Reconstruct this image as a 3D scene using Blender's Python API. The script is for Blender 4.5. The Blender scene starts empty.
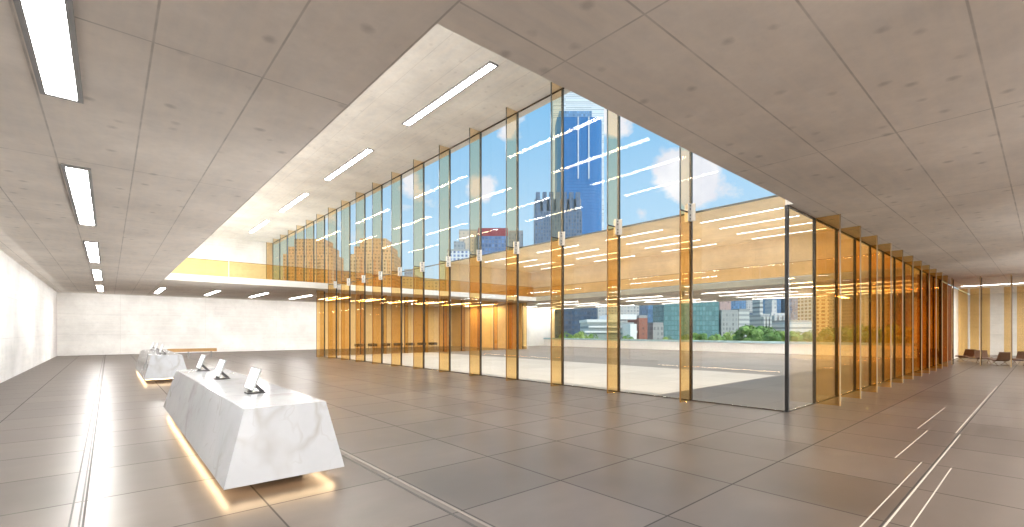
import bpy, bmesh, math, random
from mathutils import Vector, Matrix
random.seed(7)
C = bpy.context.scene.collection
R = math.radians
YAW = R(41.0)
SN, CS = math.sin(YAW), math.cos(YAW)
F, CX, HY, EYE = 464.0, 512.0, 331.0, 1.6
ORD = ['first', 'second', 'third', 'fourth', 'fifth', 'sixth', 'seventh', 'eighth', 'ninth', 'tenth', 'eleventh', 'twelfth',
       'thirteenth', 'fourteenth', 'fifteenth', 'sixteenth', 'seventeenth', 'eighteenth', 'nineteenth', 'twentieth']

def at(px, w):                       # world x,y of a picture column at depth w
    u = (px - CX) / F * w
    return CS * u + SN * w, -SN * u + CS * w
def gp(px, py, z=0.0):               # the point of height z seen at a pixel
    w = F * (EYE - z) / (py - HY)
    return at(px, w)

# ------------------------------------------------------------------ node helper
class G:
    def __init__(s, name):
        s.m = bpy.data.materials.new(name); s.m.use_nodes = True
        s.t = s.m.node_tree; s.t.nodes.clear()
        s.out = s.t.nodes.new('ShaderNodeOutputMaterial')
    def n(s, typ, **kw):
        nd = s.t.nodes.new(typ)
        for k, v in kw.items():
            if k.startswith('_'): setattr(nd, k[1:], v)
        return nd
    def put(s, sock, v):
        if isinstance(v, bpy.types.NodeSocket): s.t.links.new(v, sock)
        elif isinstance(v, (tuple, list)):
            sock.default_value = tuple(v) + ((1.0,) if len(v) == 3 and sock.type == 'RGBA' else ())
        else: sock.default_value = v
    def ma(s, op, a, b=0.0, c=0.0):
        nd = s.n('ShaderNodeMath', _operation=op)
        s.put(nd.inputs[0], a); s.put(nd.inputs[1], b); s.put(nd.inputs[2], c)
        return nd.outputs[0]
    def mix(s, f, a, b, mode='MIX'):
        nd = s.n('ShaderNodeMix', _data_type='RGBA', _blend_type=mode)
        s.put(nd.inputs[0], f); s.put(nd.inputs[6], a); s.put(nd.inputs[7], b)
        return nd.outputs[2]
    def obj(s):
        nd = s.n('ShaderNodeTexCoord'); return nd.outputs['Object']
    def geo(s):
        nd = s.n('ShaderNodeNewGeometry'); return nd.outputs
    def xyz(s, v):
        nd = s.n('ShaderNodeSeparateXYZ'); s.put(nd.inputs[0], v); return nd.outputs
    def comb(s, x, y, z):
        nd = s.n('ShaderNodeCombineXYZ'); s.put(nd.inputs[0], x); s.put(nd.inputs[1], y); s.put(nd.inputs[2], z); return nd.outputs[0]
    def scale(s, v, k):
        nd = s.n('ShaderNodeVectorMath', _operation='MULTIPLY'); s.put(nd.inputs[0], v); s.put(nd.inputs[1], k); return nd.outputs[0]
    def noise(s, v, sc, det=4, rough=0.55, dist=0.0):
        nd = s.n('ShaderNodeTexNoise'); s.put(nd.inputs['Vector'], v); s.put(nd.inputs['Scale'], sc)
        s.put(nd.inputs['Detail'], det); s.put(nd.inputs['Roughness'], rough); s.put(nd.inputs['Distortion'], dist)
        return nd.outputs[0]
    def rng(s, v, a, b, c=0.0, d=1.0):
        nd = s.n('ShaderNodeMapRange'); s.put(nd.inputs[0], v)
        for i, x in enumerate((a, b, c, d)): s.put(nd.inputs[i + 1], x)
        return nd.outputs[0]
    def white(s, v):
        nd = s.n('ShaderNodeTexWhiteNoise', _noise_dimensions='3D'); s.put(nd.inputs['Vector'], v); return nd.outputs[0]
    def joint(s, c, per, off, wid):
        q = s.ma('ADD', s.ma('DIVIDE', s.ma('SUBTRACT', c, off), per), 0.5)
        d = s.ma('MULTIPLY', s.ma('ABSOLUTE', s.ma('SUBTRACT', s.ma('FRACT', q), 0.5)), per)
        return s.rng(d, wid * 0.45, wid, 1.0, 0.0)
    def pbr(s, col, rough=0.5, metal=0.0, spec=0.5, emis=None, estr=0.0, bump=None, bstr=0.2, coat=0.0):
        b = s.n('ShaderNodeBsdfPrincipled')
        s.put(b.inputs['Base Color'], col); s.put(b.inputs['Roughness'], rough); s.put(b.inputs['Metallic'], metal)
        s.put(b.inputs['Specular IOR Level'], spec); s.put(b.inputs['Coat Weight'], coat)
        if emis is not None:
            s.put(b.inputs['Emission Color'], emis); s.put(b.inputs['Emission Strength'], estr)
        if bump is not None:
            bn = s.n('ShaderNodeBump'); s.put(bn.inputs['Strength'], bstr); s.put(bn.inputs['Distance'], 0.01); s.put(bn.inputs['Height'], bump)
            s.t.links.new(bn.outputs[0], b.inputs['Normal'])
        s.t.links.new(b.outputs[0], s.out.inputs[0]); return s.m

def plain(name, col, rough=0.5, metal=0.0, var=0.08, spec=0.5):
    g = G(name); n = g.noise(g.obj(), 6.0, 4)
    dark = tuple(c * (1 - var) for c in col); lite = tuple(min(1, c * (1 + var)) for c in col)
    return g.pbr(g.mix(n, dark, lite), rough, metal, spec)

def glass(name, tint, ior=1.5, gl=1.0, var=0.0, rf=0.7):
    g = G(name)
    tr = g.n('ShaderNodeBsdfTransparent')
    if var:
        gx = g.xyz(g.obj())
        nz = g.noise(g.comb(g.ma('MULTIPLY', gx[0], 0.6), g.ma('MULTIPLY', gx[1], 0.6), g.ma('MULTIPLY', gx[2], 0.15)), 1.0, 2)
        g.put(tr.inputs[0], g.mix(nz, tuple(c * (1 - var) for c in tint), tuple(min(1, c * (1 + var)) for c in tint)))
    else: g.put(tr.inputs[0], tint)
    gs = g.n('ShaderNodeBsdfGlossy'); g.put(gs.inputs[0], (gl, gl, gl)); g.put(gs.inputs['Roughness'], 0.0)
    ge = g.geo(); dt = g.n('ShaderNodeVectorMath', _operation='DOT_PRODUCT'); g.put(dt.inputs[0], ge['Incoming']); g.put(dt.inputs[1], ge['Normal'])
    f0 = ((ior - 1) / (ior + 1)) ** 2
    one = g.ma('SUBTRACT', 1.0, g.ma('MINIMUM', g.ma('ABSOLUTE', dt.outputs['Value']), 1.0))
    sch = g.ma('MULTIPLY', g.ma('ADD', f0, g.ma('MULTIPLY', g.ma('POWER', one, 5.0), 1 - f0)), rf)   # the same from either face of the pane
    mx = g.n('ShaderNodeMixShader')
    g.t.links.new(sch, mx.inputs[0]); g.t.links.new(tr.outputs[0], mx.inputs[1]); g.t.links.new(gs.outputs[0], mx.inputs[2])
    g.t.links.new(mx.outputs[0], g.out.inputs[0]); return g.m

def emit(name, col, st):
    g = G(name); e = g.n('ShaderNodeEmission'); g.put(e.inputs[0], col); g.put(e.inputs[1], st)
    g.t.links.new(e.outputs[0], g.out.inputs[0]); return g.m

def concrete(name, base, xper=None, xoff=0, yper=None, yoff=0, warm=0.06, smudge=1.0, horiz=None, jw=0.012, jd=0.5, rough=0.62):
    """board-cast concrete with panel joints on the plan grid (or courses on a wall)"""
    g = G(name); p = g.obj(); x, y, z = g.xyz(p)[0:3]
    n1 = g.noise(p, 0.55, 5, 0.6); n2 = g.noise(p, 5.0, 6, 0.7)
    if horiz is None: st = g.noise(g.scale(p, (1.2, 7.0, 1.0)) if xper and yper and yper < xper else g.scale(p, (7.0, 1.2, 1.0)), 1.0, 5, 0.6)
    else: st = g.noise(g.scale(p, (0.35, 0.35, 9.0)), 1.0, 5, 0.6)
    a = tuple(c * 0.80 for c in base); b = tuple(min(1, c * 1.10) for c in base)
    col = g.mix(g.rng(n1, 0.3, 0.7), a, b)
    col = g.mix(g.rng(n2, 0.35, 0.75, 0, 0.35), col, tuple(c * 0.72 for c in base))
    col = g.mix(g.rng(st, 0.35, 0.7, 0.0, 0.35), col, (base[0] * 1.1, base[1] * (1.1 - warm), base[2] * (1.1 - 2.2 * warm)))
    if smudge:
        v = g.n('ShaderNodeTexVoronoi'); g.put(v.inputs['Vector'], g.scale(p, (2.3, 2.3, 2.3))); g.put(v.inputs['Scale'], 1.0); g.put(v.inputs['Randomness'], 0.75)
        sm = g.rng(g.ma('ADD', v.outputs['Distance'], g.ma('MULTIPLY', g.noise(p, 9.0, 3), 0.16)), 0.13, 0.25, 0.46 * smudge, 0.0)
        col = g.mix(sm, col, tuple(c * 0.42 for c in base))
    jl = None
    def addj(c, per, off, w):
        nonlocal jl
        j = g.joint(c, per, off, w); jl = j if jl is None else g.ma('MAXIMUM', jl, j)
    if xper: addj(x, xper, xoff, jw)
    if yper: addj(y, yper, yoff, jw)
    if horiz: addj(z, horiz[0], horiz[1], jw)
    if jl is not None:
        brk = g.rng(g.noise(p, 2.3, 3), 0.3, 0.6, 0.35, 1.0)
        col = g.mix(g.ma('MULTIPLY', g.ma('MULTIPLY', jl, brk), jd), col, tuple(c * 0.22 for c in base))
    return g.pbr(col, rough, 0, 0.35, bump=g.ma('ADD', n2, g.ma('MULTIPLY', jl, -1.0) if jl is not None else 0.0), bstr=0.12)

def facade(name, wall, pane, px, pz, fx=0.6, fz=0.6, rough=0.4, rv=0.35):
    g = G(name); p = g.obj(); x, y, z = g.xyz(p)[0:3]
    h = g.ma('ADD', x, y)
    def cell(c, per, fr):
        q = g.ma('FRACT', g.ma('ADD', g.ma('DIVIDE', c, per), 0.5))
        return g.ma('LESS_THAN', g.ma('ABSOLUTE', g.ma('SUBTRACT', q, 0.5)), fr * 0.5)
    nz = g.xyz(g.geo()['Normal'])[2]
    w = g.ma('MULTIPLY', g.ma('MULTIPLY', cell(h, px, fx), cell(z, pz, fz)), g.ma('LESS_THAN', g.ma('ABSOLUTE', nz), 0.5))
    rnd = g.white(g.comb(g.ma('FLOOR', g.ma('ADD', g.ma('DIVIDE', h, px), 0.5)), g.ma('FLOOR', g.ma('ADD', g.ma('DIVIDE', z, pz), 0.5)), 0.0))
    pc = g.mix(rnd, tuple(c * (1 - rv) for c in pane), tuple(min(1, c * (1 + rv)) for c in pane))
    wn = g.mix(g.noise(p, 0.08, 3), tuple(c * 0.9 for c in wall), tuple(min(1, c * 1.08) for c in wall))
    return g.pbr(g.mix(w, wn, pc), rough, 0, 0.4)

# ------------------------------------------------------------------ mesh helpers
class MB:
    def __init__(s): s.v = []; s.f = []
    def add(s, vs, fs):
        b = len(s.v); s.v += [tuple(q) for q in vs]; s.f += [tuple(i + b for i in f) for f in fs]; return s
    def box(s, x0, x1, y0, y1, z0, z1):
        return s.add([(x0, y0, z0), (x1, y0, z0), (x1, y1, z0), (x0, y1, z0), (x0, y0, z1), (x1, y0, z1), (x1, y1, z1), (x0, y1, z1)],
                     [(0, 3, 2, 1), (4, 5, 6, 7), (0, 1, 5, 4), (1, 2, 6, 5), (2, 3, 7, 6), (3, 0, 4, 7)])
    def frus(s, lo, hi, z0, z1):     # lo, hi: (x0,x1,y0,y1)
        return s.add([(lo[0], lo[2], z0), (lo[1], lo[2], z0), (lo[1], lo[3], z0), (lo[0], lo[3], z0), (hi[0], hi[2], z1), (hi[1], hi[2], z1), (hi[1], hi[3], z1), (hi[0], hi[3], z1)],
                     [(0, 3, 2, 1), (4, 5, 6, 7), (0, 1, 5, 4), (1, 2, 6, 5), (2, 3, 7, 6), (3, 0, 4, 7)])
    def prism(s, pts, z0, z1):       # plan polygon, counter-clockwise
        n = len(pts)
        return s.add([(p[0], p[1], z0) for p in pts] + [(p[0], p[1], z1) for p in pts],
                     [tuple(range(n))[::-1], tuple(range(n, 2 * n))] + [(i, (i + 1) % n, n + (i + 1) % n, n + i) for i in range(n)])
    def prof(s, pts, a, b, ax='y'):  # profile polygon in (x,z) pushed along y
        n = len(pts); mk = (lambda p, t: (p[0], t, p[1])) if ax == 'y' else (lambda p, t: (t, p[0], p[1]))
        return s.add([mk(p, a) for p in pts] + [mk(p, b) for p in pts],
                     [tuple(range(n)), tuple(range(n, 2 * n))[::-1]] + [(i, n + i, n + (i + 1) % n, (i + 1) % n) for i in range(n)])
    def rod(s, a, b, r, k=8):
        a, b = Vector(a), Vector(b); d = (b - a).normalized()
        u = d.orthogonal().normalized(); v = d.cross(u)
        ring = lambda c: [c + (u * math.cos(2 * math.pi * i / k) + v * math.sin(2 * math.pi * i / k)) * r for i in range(k)]
        return s.add(ring(a) + ring(b), [tuple(range(k))[::-1], tuple(range(k, 2 * k))] + [(i, (i + 1) % k, k + (i + 1) % k, k + i) for i in range(k)])
    def build(s, name, mat, parent=None, bevel=0.0, smooth=False):
        me = bpy.data.meshes.new(name); me.from_pydata(s.v, [], s.f)
        bm = bmesh.new(); bm.from_mesh(me); bmesh.ops.recalc_face_normals(bm, faces=bm.faces)
        if bevel: bmesh.ops.bevel(bm, geom=list(bm.edges), offset=bevel, segments=2, affect='EDGES', clamp_overlap=True)
        bm.to_mesh(me); bm.free()
        if smooth: me.shade_smooth()
        me.materials.append(mat)
        o = bpy.data.objects.new(name, me); C.objects.link(o)
        if parent: o.parent = parent
        return o

def tag(o, label, cat, group=None, kind=None):
    o['label'] = label; o['category'] = cat
    if group: o['group'] = group
    if kind: o['kind'] = kind
    return o
def thing(name, label, cat, loc=(0, 0, 0), rz=0.0, group=None):
    o = bpy.data.objects.new(name, None); C.objects.link(o); o.location = loc; o.rotation_euler = (0, 0, rz); o.empty_display_size = 0.2
    return tag(o, label, cat, group)
def struct(name, mb, mat, label=None):
    o = mb.build(name, mat); o['kind'] = 'structure'
    if label: o['label'] = label; o['category'] = name.split('_')[0].split('.')[0]
    return o
KIDS = {}
def dup(root, loc, rz=None, label=None, group=None):
    r = root.copy(); C.objects.link(r); r.location = loc
    if rz is not None: r.rotation_euler = (0, 0, rz)
    if label: r['label'] = label
    if group: r['group'] = group
    for ch in list(root.children):
        c = ch.copy(); C.objects.link(c); c.parent = r
        for gch in list(ch.children):
            d = gch.copy(); C.objects.link(d); d.parent = c
    return r

# ------------------------------------------------------------------ materials
def floor_material():
    g = G('polished stone tiles'); p = g.obj(); x, y, z = g.xyz(p)[0:3]
    per, xo, yo = 1.27, 10.0, 3.41
    jx, jy = g.joint(x, per, xo, 0.011), g.joint(y, per * 0.993, yo, 0.011)
    j = g.ma('MAXIMUM', jx, jy)
    rnd = g.white(g.comb(g.ma('FLOOR', g.ma('DIVIDE', g.ma('SUBTRACT', x, xo), per)), g.ma('FLOOR', g.ma('DIVIDE', g.ma('SUBTRACT', y, yo), per * 0.993)), 0.0))
    n1 = g.noise(p, 0.9, 3, 0.5); n2 = g.noise(g.scale(p, (1.0, 2.0, 1.0)), 1.6, 3, 0.55)
    col = g.mix(rnd, (0.070, 0.055, 0.046), (0.126, 0.103, 0.089))
    col = g.mix(g.rng(n1, 0.25, 0.8, 0, 0.5), col, (0.150, 0.118, 0.098))
    col = g.mix(g.rng(n2, 0.3, 0.9, 0, 0.4), col, (0.055, 0.042, 0.034))
    col = g.mix(g.ma('MULTIPLY', j, 0.9), col, (0.02, 0.017, 0.015))
    rough = g.ma('ADD', 0.30, g.ma('MULTIPLY', j, 0.3))
    return g.pbr(col, rough, 0, 0.5)

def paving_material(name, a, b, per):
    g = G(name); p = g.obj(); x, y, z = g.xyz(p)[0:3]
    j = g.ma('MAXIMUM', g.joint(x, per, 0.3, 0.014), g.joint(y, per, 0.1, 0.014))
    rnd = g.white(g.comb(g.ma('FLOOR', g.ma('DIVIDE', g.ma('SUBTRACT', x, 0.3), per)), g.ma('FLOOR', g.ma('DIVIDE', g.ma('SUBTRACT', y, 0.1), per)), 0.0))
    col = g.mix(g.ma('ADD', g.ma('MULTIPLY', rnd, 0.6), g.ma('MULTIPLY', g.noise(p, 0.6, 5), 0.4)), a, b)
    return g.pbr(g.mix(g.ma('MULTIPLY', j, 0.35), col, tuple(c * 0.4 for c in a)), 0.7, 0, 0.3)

def marble_material():
    g = G('white veined marble'); p = g.obj()
    q = g.n('ShaderNodeVectorMath', _operation='ADD'); wn = g.n('ShaderNodeTexNoise'); g.put(wn.inputs['Vector'], p); g.put(wn.inputs['Scale'], 1.6); g.put(wn.inputs['Detail'], 3.0)
    g.put(q.inputs[0], g.scale(p, (1.0, 0.6, 0.8))); g.put(q.inputs[1], g.scale(wn.outputs['Color'], (0.55, 0.55, 0.55)))
    def ridge(sc, wd):
        return g.rng(g.ma('ABSOLUTE', g.ma('SUBTRACT', g.noise(q.outputs[0], sc, 2, 0.45), 0.5)), 0.0, wd, 1.0, 0.0)
    fade = g.rng(g.noise(p, 1.1, 3), 0.40, 0.65)
    vein = g.ma('MAXIMUM', g.ma('MULTIPLY', ridge(1.0, 0.028), fade), g.ma('MULTIPLY', g.ma('MULTIPLY', ridge(2.6, 0.016), fade), 0.6))
    cloud = g.rng(g.noise(q.outputs[0], 1.5, 4, 0.55), 0.3, 0.65)
    col = g.mix(cloud, (0.60, 0.63, 0.67), (0.70, 0.725, 0.76))
    col = g.mix(g.ma('MULTIPLY', vein, 0.85), col, (0.40, 0.385, 0.36))
    return g.pbr(col, 0.09, 0, 0.5)

def wood_material(name, a, b):
    g = G(name); p = g.obj()
    n = g.noise(g.scale(p, (1.0, 14.0, 14.0)), 1.5, 5, 0.6, 0.4)
    return g.pbr(g.mix(g.rng(n, 0.3, 0.7), a, b), 0.4)

M = {}
M['floor'] = floor_material()
M['ceil_long'] = concrete('grey concrete ceiling', (0.86, 0.815, 0.76), 0.853, 0.29, 4.25, 5.05)
M['ceil_wing'] = concrete('grey concrete ceiling of the wing', (0.86, 0.815, 0.76), 4.28, 3.18, 0.84, 2.91)
M['ceil_high'] = concrete('pale concrete upper ceiling', (0.92, 0.90, 0.865), 0.853, 0.29, 4.25, 5.05, smudge=0.5, jd=0.22)
M['ceil_far'] = concrete('pale concrete far ceiling', (0.74, 0.70, 0.64), 2.7, 1.0, 4.25, 5.05, smudge=0.4, jd=0.3)
M['wall'] = concrete('pale board marked concrete', (0.93, 0.92, 0.90), None, 0, 4.9, 0.6, 0.02, 0.25, (1.36, 0.0), 0.014, 0.22)
M['wall_b'] = concrete('pale board marked concrete end', (0.93, 0.915, 0.89), 4.9, 0.6, None, 0, 0.02, 0.25, (1.36, 0.0), 0.014, 0.22)
M['edge_white'] = plain('painted slab edge', (0.80, 0.77, 0.72), 0.6)
M['soffit'] = concrete('warm tan soffit', (0.82, 0.68, 0.48), 2.7, 1.0, 4.25, 5.05, 0.05, 0.3, None, 0.012, 0.25)
M['soffit_low'] = concrete('pale warm lower soffit', (0.92, 0.82, 0.68), 2.7, 1.0, 4.25, 5.05, 0.04, 0.3, None, 0.012, 0.25)
M['tan_wall'] = concrete('warm tan wall', (0.82, 0.66, 0.44), None, 0, 4.9, 0.6, 0.05, 0.2, (1.36, 0.0), 0.014, 0.2)
M['pane'] = glass('clear glass pane', (0.965, 0.97, 0.965), 1.5)
M['pane_up'] = glass('clear upper glass pane', (0.985, 0.99, 0.99), 1.52, 1.0, 0, 0.26)
M['amber'] = glass('amber glass', (0.95, 0.79, 0.52), 1.45, 1.0, 0.05)
M['amber_deep'] = glass('deep amber glass', (0.955, 0.785, 0.51), 1.45, 0.9, 0.06)
M['amber_pale'] = glass('pale smoked glass', (0.965, 0.87, 0.715), 1.75, 1.0, 0.03)
M['amber_soft'] = glass('soft amber glass', (0.955, 0.83, 0.58), 1.45, 1.0, 0.04)
M['amber_faint'] = glass('faint amber glass', (0.975, 0.905, 0.77), 1.45)
M['edge'] = plain('dark bronze glass edge', (0.055, 0.04, 0.026), 0.25)
M['edge_amber'] = plain('amber glass edge', (0.26, 0.13, 0.035), 0.2)
M['edge_up'] = plain('grey green glass edge', (0.09, 0.095, 0.085), 0.25)
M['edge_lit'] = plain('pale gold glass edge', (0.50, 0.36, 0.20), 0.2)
M['black'] = plain('black metal', (0.008, 0.008, 0.009), 0.35)
M['steel'] = plain('brushed steel', (0.85, 0.83, 0.79), 0.4, 0.2)
M['frame'] = plain('grey metal frame', (0.36, 0.37, 0.38), 0.4, 0.4)
M['lamp'] = emit('white strip diffuser', (1.0, 0.975, 0.94), 62.0)
M['lamp_out'] = emit('white thin strip diffuser', (1.0, 0.97, 0.90), 14.0)
M['lamp_low'] = emit('white thin strip diffuser low', (1.0, 0.97, 0.90), 90.0)
M['marble'] = marble_material()
M['glow'] = emit('warm under light', (1.0, 0.70, 0.40), 16.0)
M['plinth'] = plain('dark plinth', (0.10, 0.07, 0.05), 0.6)
M['screen'] = emit('lit white screen', (1.0, 1.0, 1.0), 1.5)
M['darkgrey'] = plain('dark grey metal', (0.10, 0.10, 0.105), 0.35, 0.5)
M['silver'] = plain('silver casing', (0.55, 0.56, 0.57), 0.3, 0.7)
M['oak'] = wood_material('golden oak', (0.55, 0.30, 0.10), (0.68, 0.42, 0.17))
M['rust'] = wood_material('rust brown panel', (0.22, 0.062, 0.012), (0.36, 0.12, 0.025))
M['leather'] = plain('tan leather', (0.16, 0.075, 0.035), 0.5)
M['cushion'] = plain('dark brown cushion', (0.045, 0.03, 0.022), 0.7)
M['inlay'] = plain('pale metal inlay', (0.72, 0.66, 0.58), 0.35, 0.3)
M['inlay_dull'] = plain('dull metal inlay', (0.22, 0.19, 0.165), 0.4)
M['groove'] = plain('dark groove', (0.05, 0.045, 0.04), 0.5)
M['pave_sunlit'] = paving_material('courtyard paving sunlit tone', (0.44, 0.38, 0.315), (0.54, 0.475, 0.405), 1.3)  # lit copy of the courtyard paving, sunlight put into its colour
M['pave_shaded'] = paving_material('courtyard paving painted shade', (0.20, 0.17, 0.148), (0.27, 0.23, 0.20), 1.3)  # shaded copy of the courtyard paving, roof shade put into its colour
M['parapet'] = plain('white parapet render', (0.90, 0.87, 0.845), 0.7)
M['coping'] = plain('pale blue glass coping', (0.42, 0.62, 0.68), 0.2)
M['white_wall'] = concrete('white panel wall', (0.86, 0.85, 0.82), 3.0, 2.2, None, 0, 0.02, 0, None, 0.02, 0.4)
M['city'] = plain('city ground', (0.34, 0.38, 0.30), 0.9, 0, 0.3)

# ------------------------------------------------------------------ key dimensions
XG, YG = 10.11, 3.353           # planes of the two courtyard glass walls
XV, YV = 2.01, 3.235              # edges of the tall void
LO, LT, HI = 4.09, 4.40, 8.78   # low ceiling underside, slab top, high ceiling
SEAM = 4.31
XL, YB, YS = -2.5, 41.5, -8.0
XE = 30.4                       # end glass wall of the wing
YF, YSL = 30.4, 27.9            # far wing glass, far slab edge
XP0, XP1 = 26.9, 39.2           # pavilion roof

# ------------------------------------------------------------------ the setting
struct('floor', MB().prism([(XL, YS), (XE + 14, YS), (XE + 14, YG), (XG, YG), (XG, YF), (27.7, YF), (27.7, YB), (XL, YB)], -0.25, 0.0), M['floor'])
struct('ground', MB().box(XG + .002, 18.2, 6.4, YF - .002, -0.25, -0.004), M['pave_sunlit'])
struct('ground_dark', MB().prism([(XG + .002, YG + .002), (60, YG + .002), (60, 60), (27.71, 60), (27.71, YF - .002), (18.2, YF - .002), (18.2, 6.4), (XG + .002, 6.4)], -0.25, -0.006), M['pave_shaded'])  # outline of the roof shade, painted as darker paving
struct('wall_left', MB().box(XL - .3, XL, YS, YB + .3, 0, HI), M['wall'])
struct('wall_back', MB().box(XL, 27.7, YB, YB + .3, 0, LO), M['wall_b'])
struct('wall_back_upper', MB().box(XL, XG, YB, YB + .3, LT, HI), M['wall_b'])
struct('wall_rear', MB().box(XL - .3, XE + 14, YS - .3, YS, 0, HI), M['wall_b'])
struct('ceiling', MB().box(XL, XV, YS, YB, LO, LT), M['ceil_long'])
struct('ceiling_wing', MB().prism([(XV, YS), (XE + 14, YS), (XE + 14, YG + .03), (XG, YG + .03), (XG, YV), (XV, YV)], LO, LT), M['ceil_wing'])
struct('ceiling_far', MB().box(XV, 27.7, YSL, YB, LO, LT), M['ceil_far'])
struct('trim_slab', MB().box(XV + .003, 27.7, YSL - .03, YSL - .002, LO - .005, LT + .02), M['edge_white'])
struct('ceiling_upper', MB().box(XL, XG + .35, YS, YB + .3, HI, HI + .4), M['ceil_high'])
# pavilion across the courtyard
struct('ceiling_pavilion', MB().box(XP0, XP1, YG + .6, YB, LO, LT), M['soffit_low'])
struct('ceiling_pavilion_upper', MB().box(XP0, XP1 + .4, YG + .3, YB + .3, HI, HI + .09), M['soffit'])
struct('wall_pavilion', MB().box(XP1, XP1 + .3, YG + .6, YB, 5.78, HI), M['tan_wall'])
struct('wall_pavilion_end', MB().box(XP0, XP1, YB, YB + .3, LT, HI), M['tan_wall'])
struct('wall_white', MB().box(31.8, 37.8, 36.2, 36.5, 0, LO), M['white_wall'])
struct('wall_parapet', MB().box(36.0, 36.3, YG + .8, 36.1, -.01, .70), M['parapet'])
struct('trim_coping', MB().box(35.95, 36.35, YG + .8, 36.1, .70, .86), M['coping'])
struct('trim_slab_pavilion', MB().box(XP0 - .03, XP0 - .002, YG + .6, YB, LO - .005, LT), M['tan_wall'])
# end room past the wing
struct('wall_far_end', MB().box(XE + 14, XE + 14.3, YS, YG + 3, 0, LO), M['wall'])
struct('wall_wing_end', MB().box(XE - .1, XE + .1, YS, -1.0, 0, LO), M['wall'])
struct('wall_side_end', MB().box(36.0, XE + 14, 3.45, 3.75, 0, LO), M['wall_b'])
struct('city_ground', MB().box(-900, 1600, -600, 1600, -7.0, -6.5), M['city'])
# trims of the glass walls
struct('trim_transom', MB().box(XG - .008, XG + .008, YG + .05, YSL - .6, SEAM - .019, SEAM + .019), M['edge_up'])
struct('trim_head', MB().box(XG - .012, XG + .012, YG + .05, YB - .05, HI - .045, HI - .003), M['edge'])
struct('trim_channel', MB().box(XG - .03, XG + .03, YG + .05, YF, .0, .02), M['edge'])
struct('trim_channel_wing', MB().box(XG + .06, XE - .1, YG - .03, YG + .03, .0, .02), M['edge'])
struct('trim_head_wing', MB().box(XG + .06, XE - .1, YG - .025, YG + .025, LO - .03, LO - .003), M['edge'])

# ------------------------------------------------------------------ glass walls
GA = 'tall double height glass fins of the courtyard wall'
def fin_tall(y, label, lower=True):
    t = thing('glass_fin', label, 'glass fin', (XG, y, 0 if lower else LT), 0, GA)
    z0 = 0.004 if lower else 0.0
    top = HI - .004 - (0 if lower else LT); sm = SEAM - (0 if lower else LT)
    d = 0.47
    if lower:
        MB().box(-d, -.035, -.012, .012, z0, sm - .012).build('lower_panel', M['amber'], t)['label'] = 'amber lower glass panel'
        MB().box(-d - .022, -d, -.014, .014, z0, sm - .012).build('edge', M['edge_amber'], t)
        MB().box(-.032, .03, -.026, .026, .022, sm - .02).build('joint', M['edge'], t)
        c = MB().box(-.17, -.034, -.03, .03, sm - .2, sm + .2).build('clamp', M['steel'], t, 0.006)
        for bz in (-.15, -.07, .07, .15):
            b = MB()
            b.rod((-.10, -.042, sm + bz), (-.10, .042, sm + bz), .018); b.build('bolt', M['darkgrey'], c)
        MB().box(-.05, -.035, -.13, -.031, sm - .2, sm + .2).box(-.05, -.035, .031, .13, sm - .2, sm + .2).build('patch_plate', M['steel'], t)
        MB().box(-d, -.17, -.016, .016, sm - .012, sm + .012).build('seam_strip', M['edge'], t)
    u0 = sm + .012 if lower else .004
    MB().box(-d, -.035, -.012, .012, u0, top).build('upper_panel', M['amber_pale'], t)['label'] = 'pale smoked upper glass panel'
    MB().box(-d - .022, -d, -.014, .014, u0, top).build('edge', M['edge_up'], t)
    MB().box(-.032, .03, -.026, .026, max(u0, sm + .02), top - .045).build('joint', M['edge_up'], t)
    return t
def fin_low(name, loc, rz, label, group, mat, edge):
    t = thing(name, label, 'glass fin', loc, rz, group); d = .47
    MB().box(-.012, .012, -d, -.035, .004, LO - .004).build('panel', mat, t)
    MB().box(-.016, .016, -d - .02, -d, .004, LO - .004).build('edge', edge, t)['label'] = 'pale bright polished edge'
    MB().box(-.022, .022, -.032, .03, .022, LO - .034).build('joint', M['edge'], t)
    return t
ysA = [YG + 2.0 * k for k in range(1, 20)]
first_full = first_up = None
for k, y in enumerate(ysA):
    full = y < YSL
    if YSL < y < YF:
        fin_low('glass_fin', (XG, y, 0), R(-90), 'low amber fin under the far slab at the far end of the tall courtyard fins', GA, M['amber'], M['edge_amber'])
    lab = f'tall glass fin of the courtyard wall, {ORD[k]} from the black corner post' if full else f'pale upper floor glass fin above the far slab, {ORD[k]} from the black corner post'
    if full:
        if first_full is None: first_full = fin_tall(y, lab, True)
        else: dup(first_full, (XG, y, 0), None, lab)
    else:
        if first_up is None: first_up = fin_tall(y, lab, False); first_up['group'] = 'upper floor glass fins above the far slab'
        else: dup(first_up, (XG, y, LT), None, lab)
def pane_obj(name, mb, mat, label, group): return tag(mb.build(name, mat), label, 'glass pane', group)
ylist = [YG + .045] + ysA
for k in range(len(ylist)):
    y0 = ylist[k] + .03; y1 = (ylist[k + 1] if k + 1 < len(ylist) else YB - .03) - .03
    if y0 < YF - .2:
        pane_obj('glass_sheet', MB().box(XG - .008, XG + .008, y0, min(y1, YF - .05), .022, SEAM - .02 if y1 < YSL else LO - .01), M['pane'],
                 f'clear lower glass pane of the courtyard wall, {ORD[k]} from the black corner post', 'lower panes of the courtyard glass wall')
    pane_obj('upper_glass_sheet', MB().box(XG - .008, XG + .008, y0, y1, SEAM + .02 if y1 < YSL else LT + .02, HI - .046), M['pane_up'],
             f'clear upper glass pane reflecting strip lights, {ORD[k]} bay from the black corner post', 'upper panes of the courtyard glass wall')
tag(MB().box(XG - .032, XG + .032, YG - .032, YG + .032, 0, LO - .004).build('corner_post', M['black'], None, 0.006), 'slim black corner post where the two glass walls meet', 'post')

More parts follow.
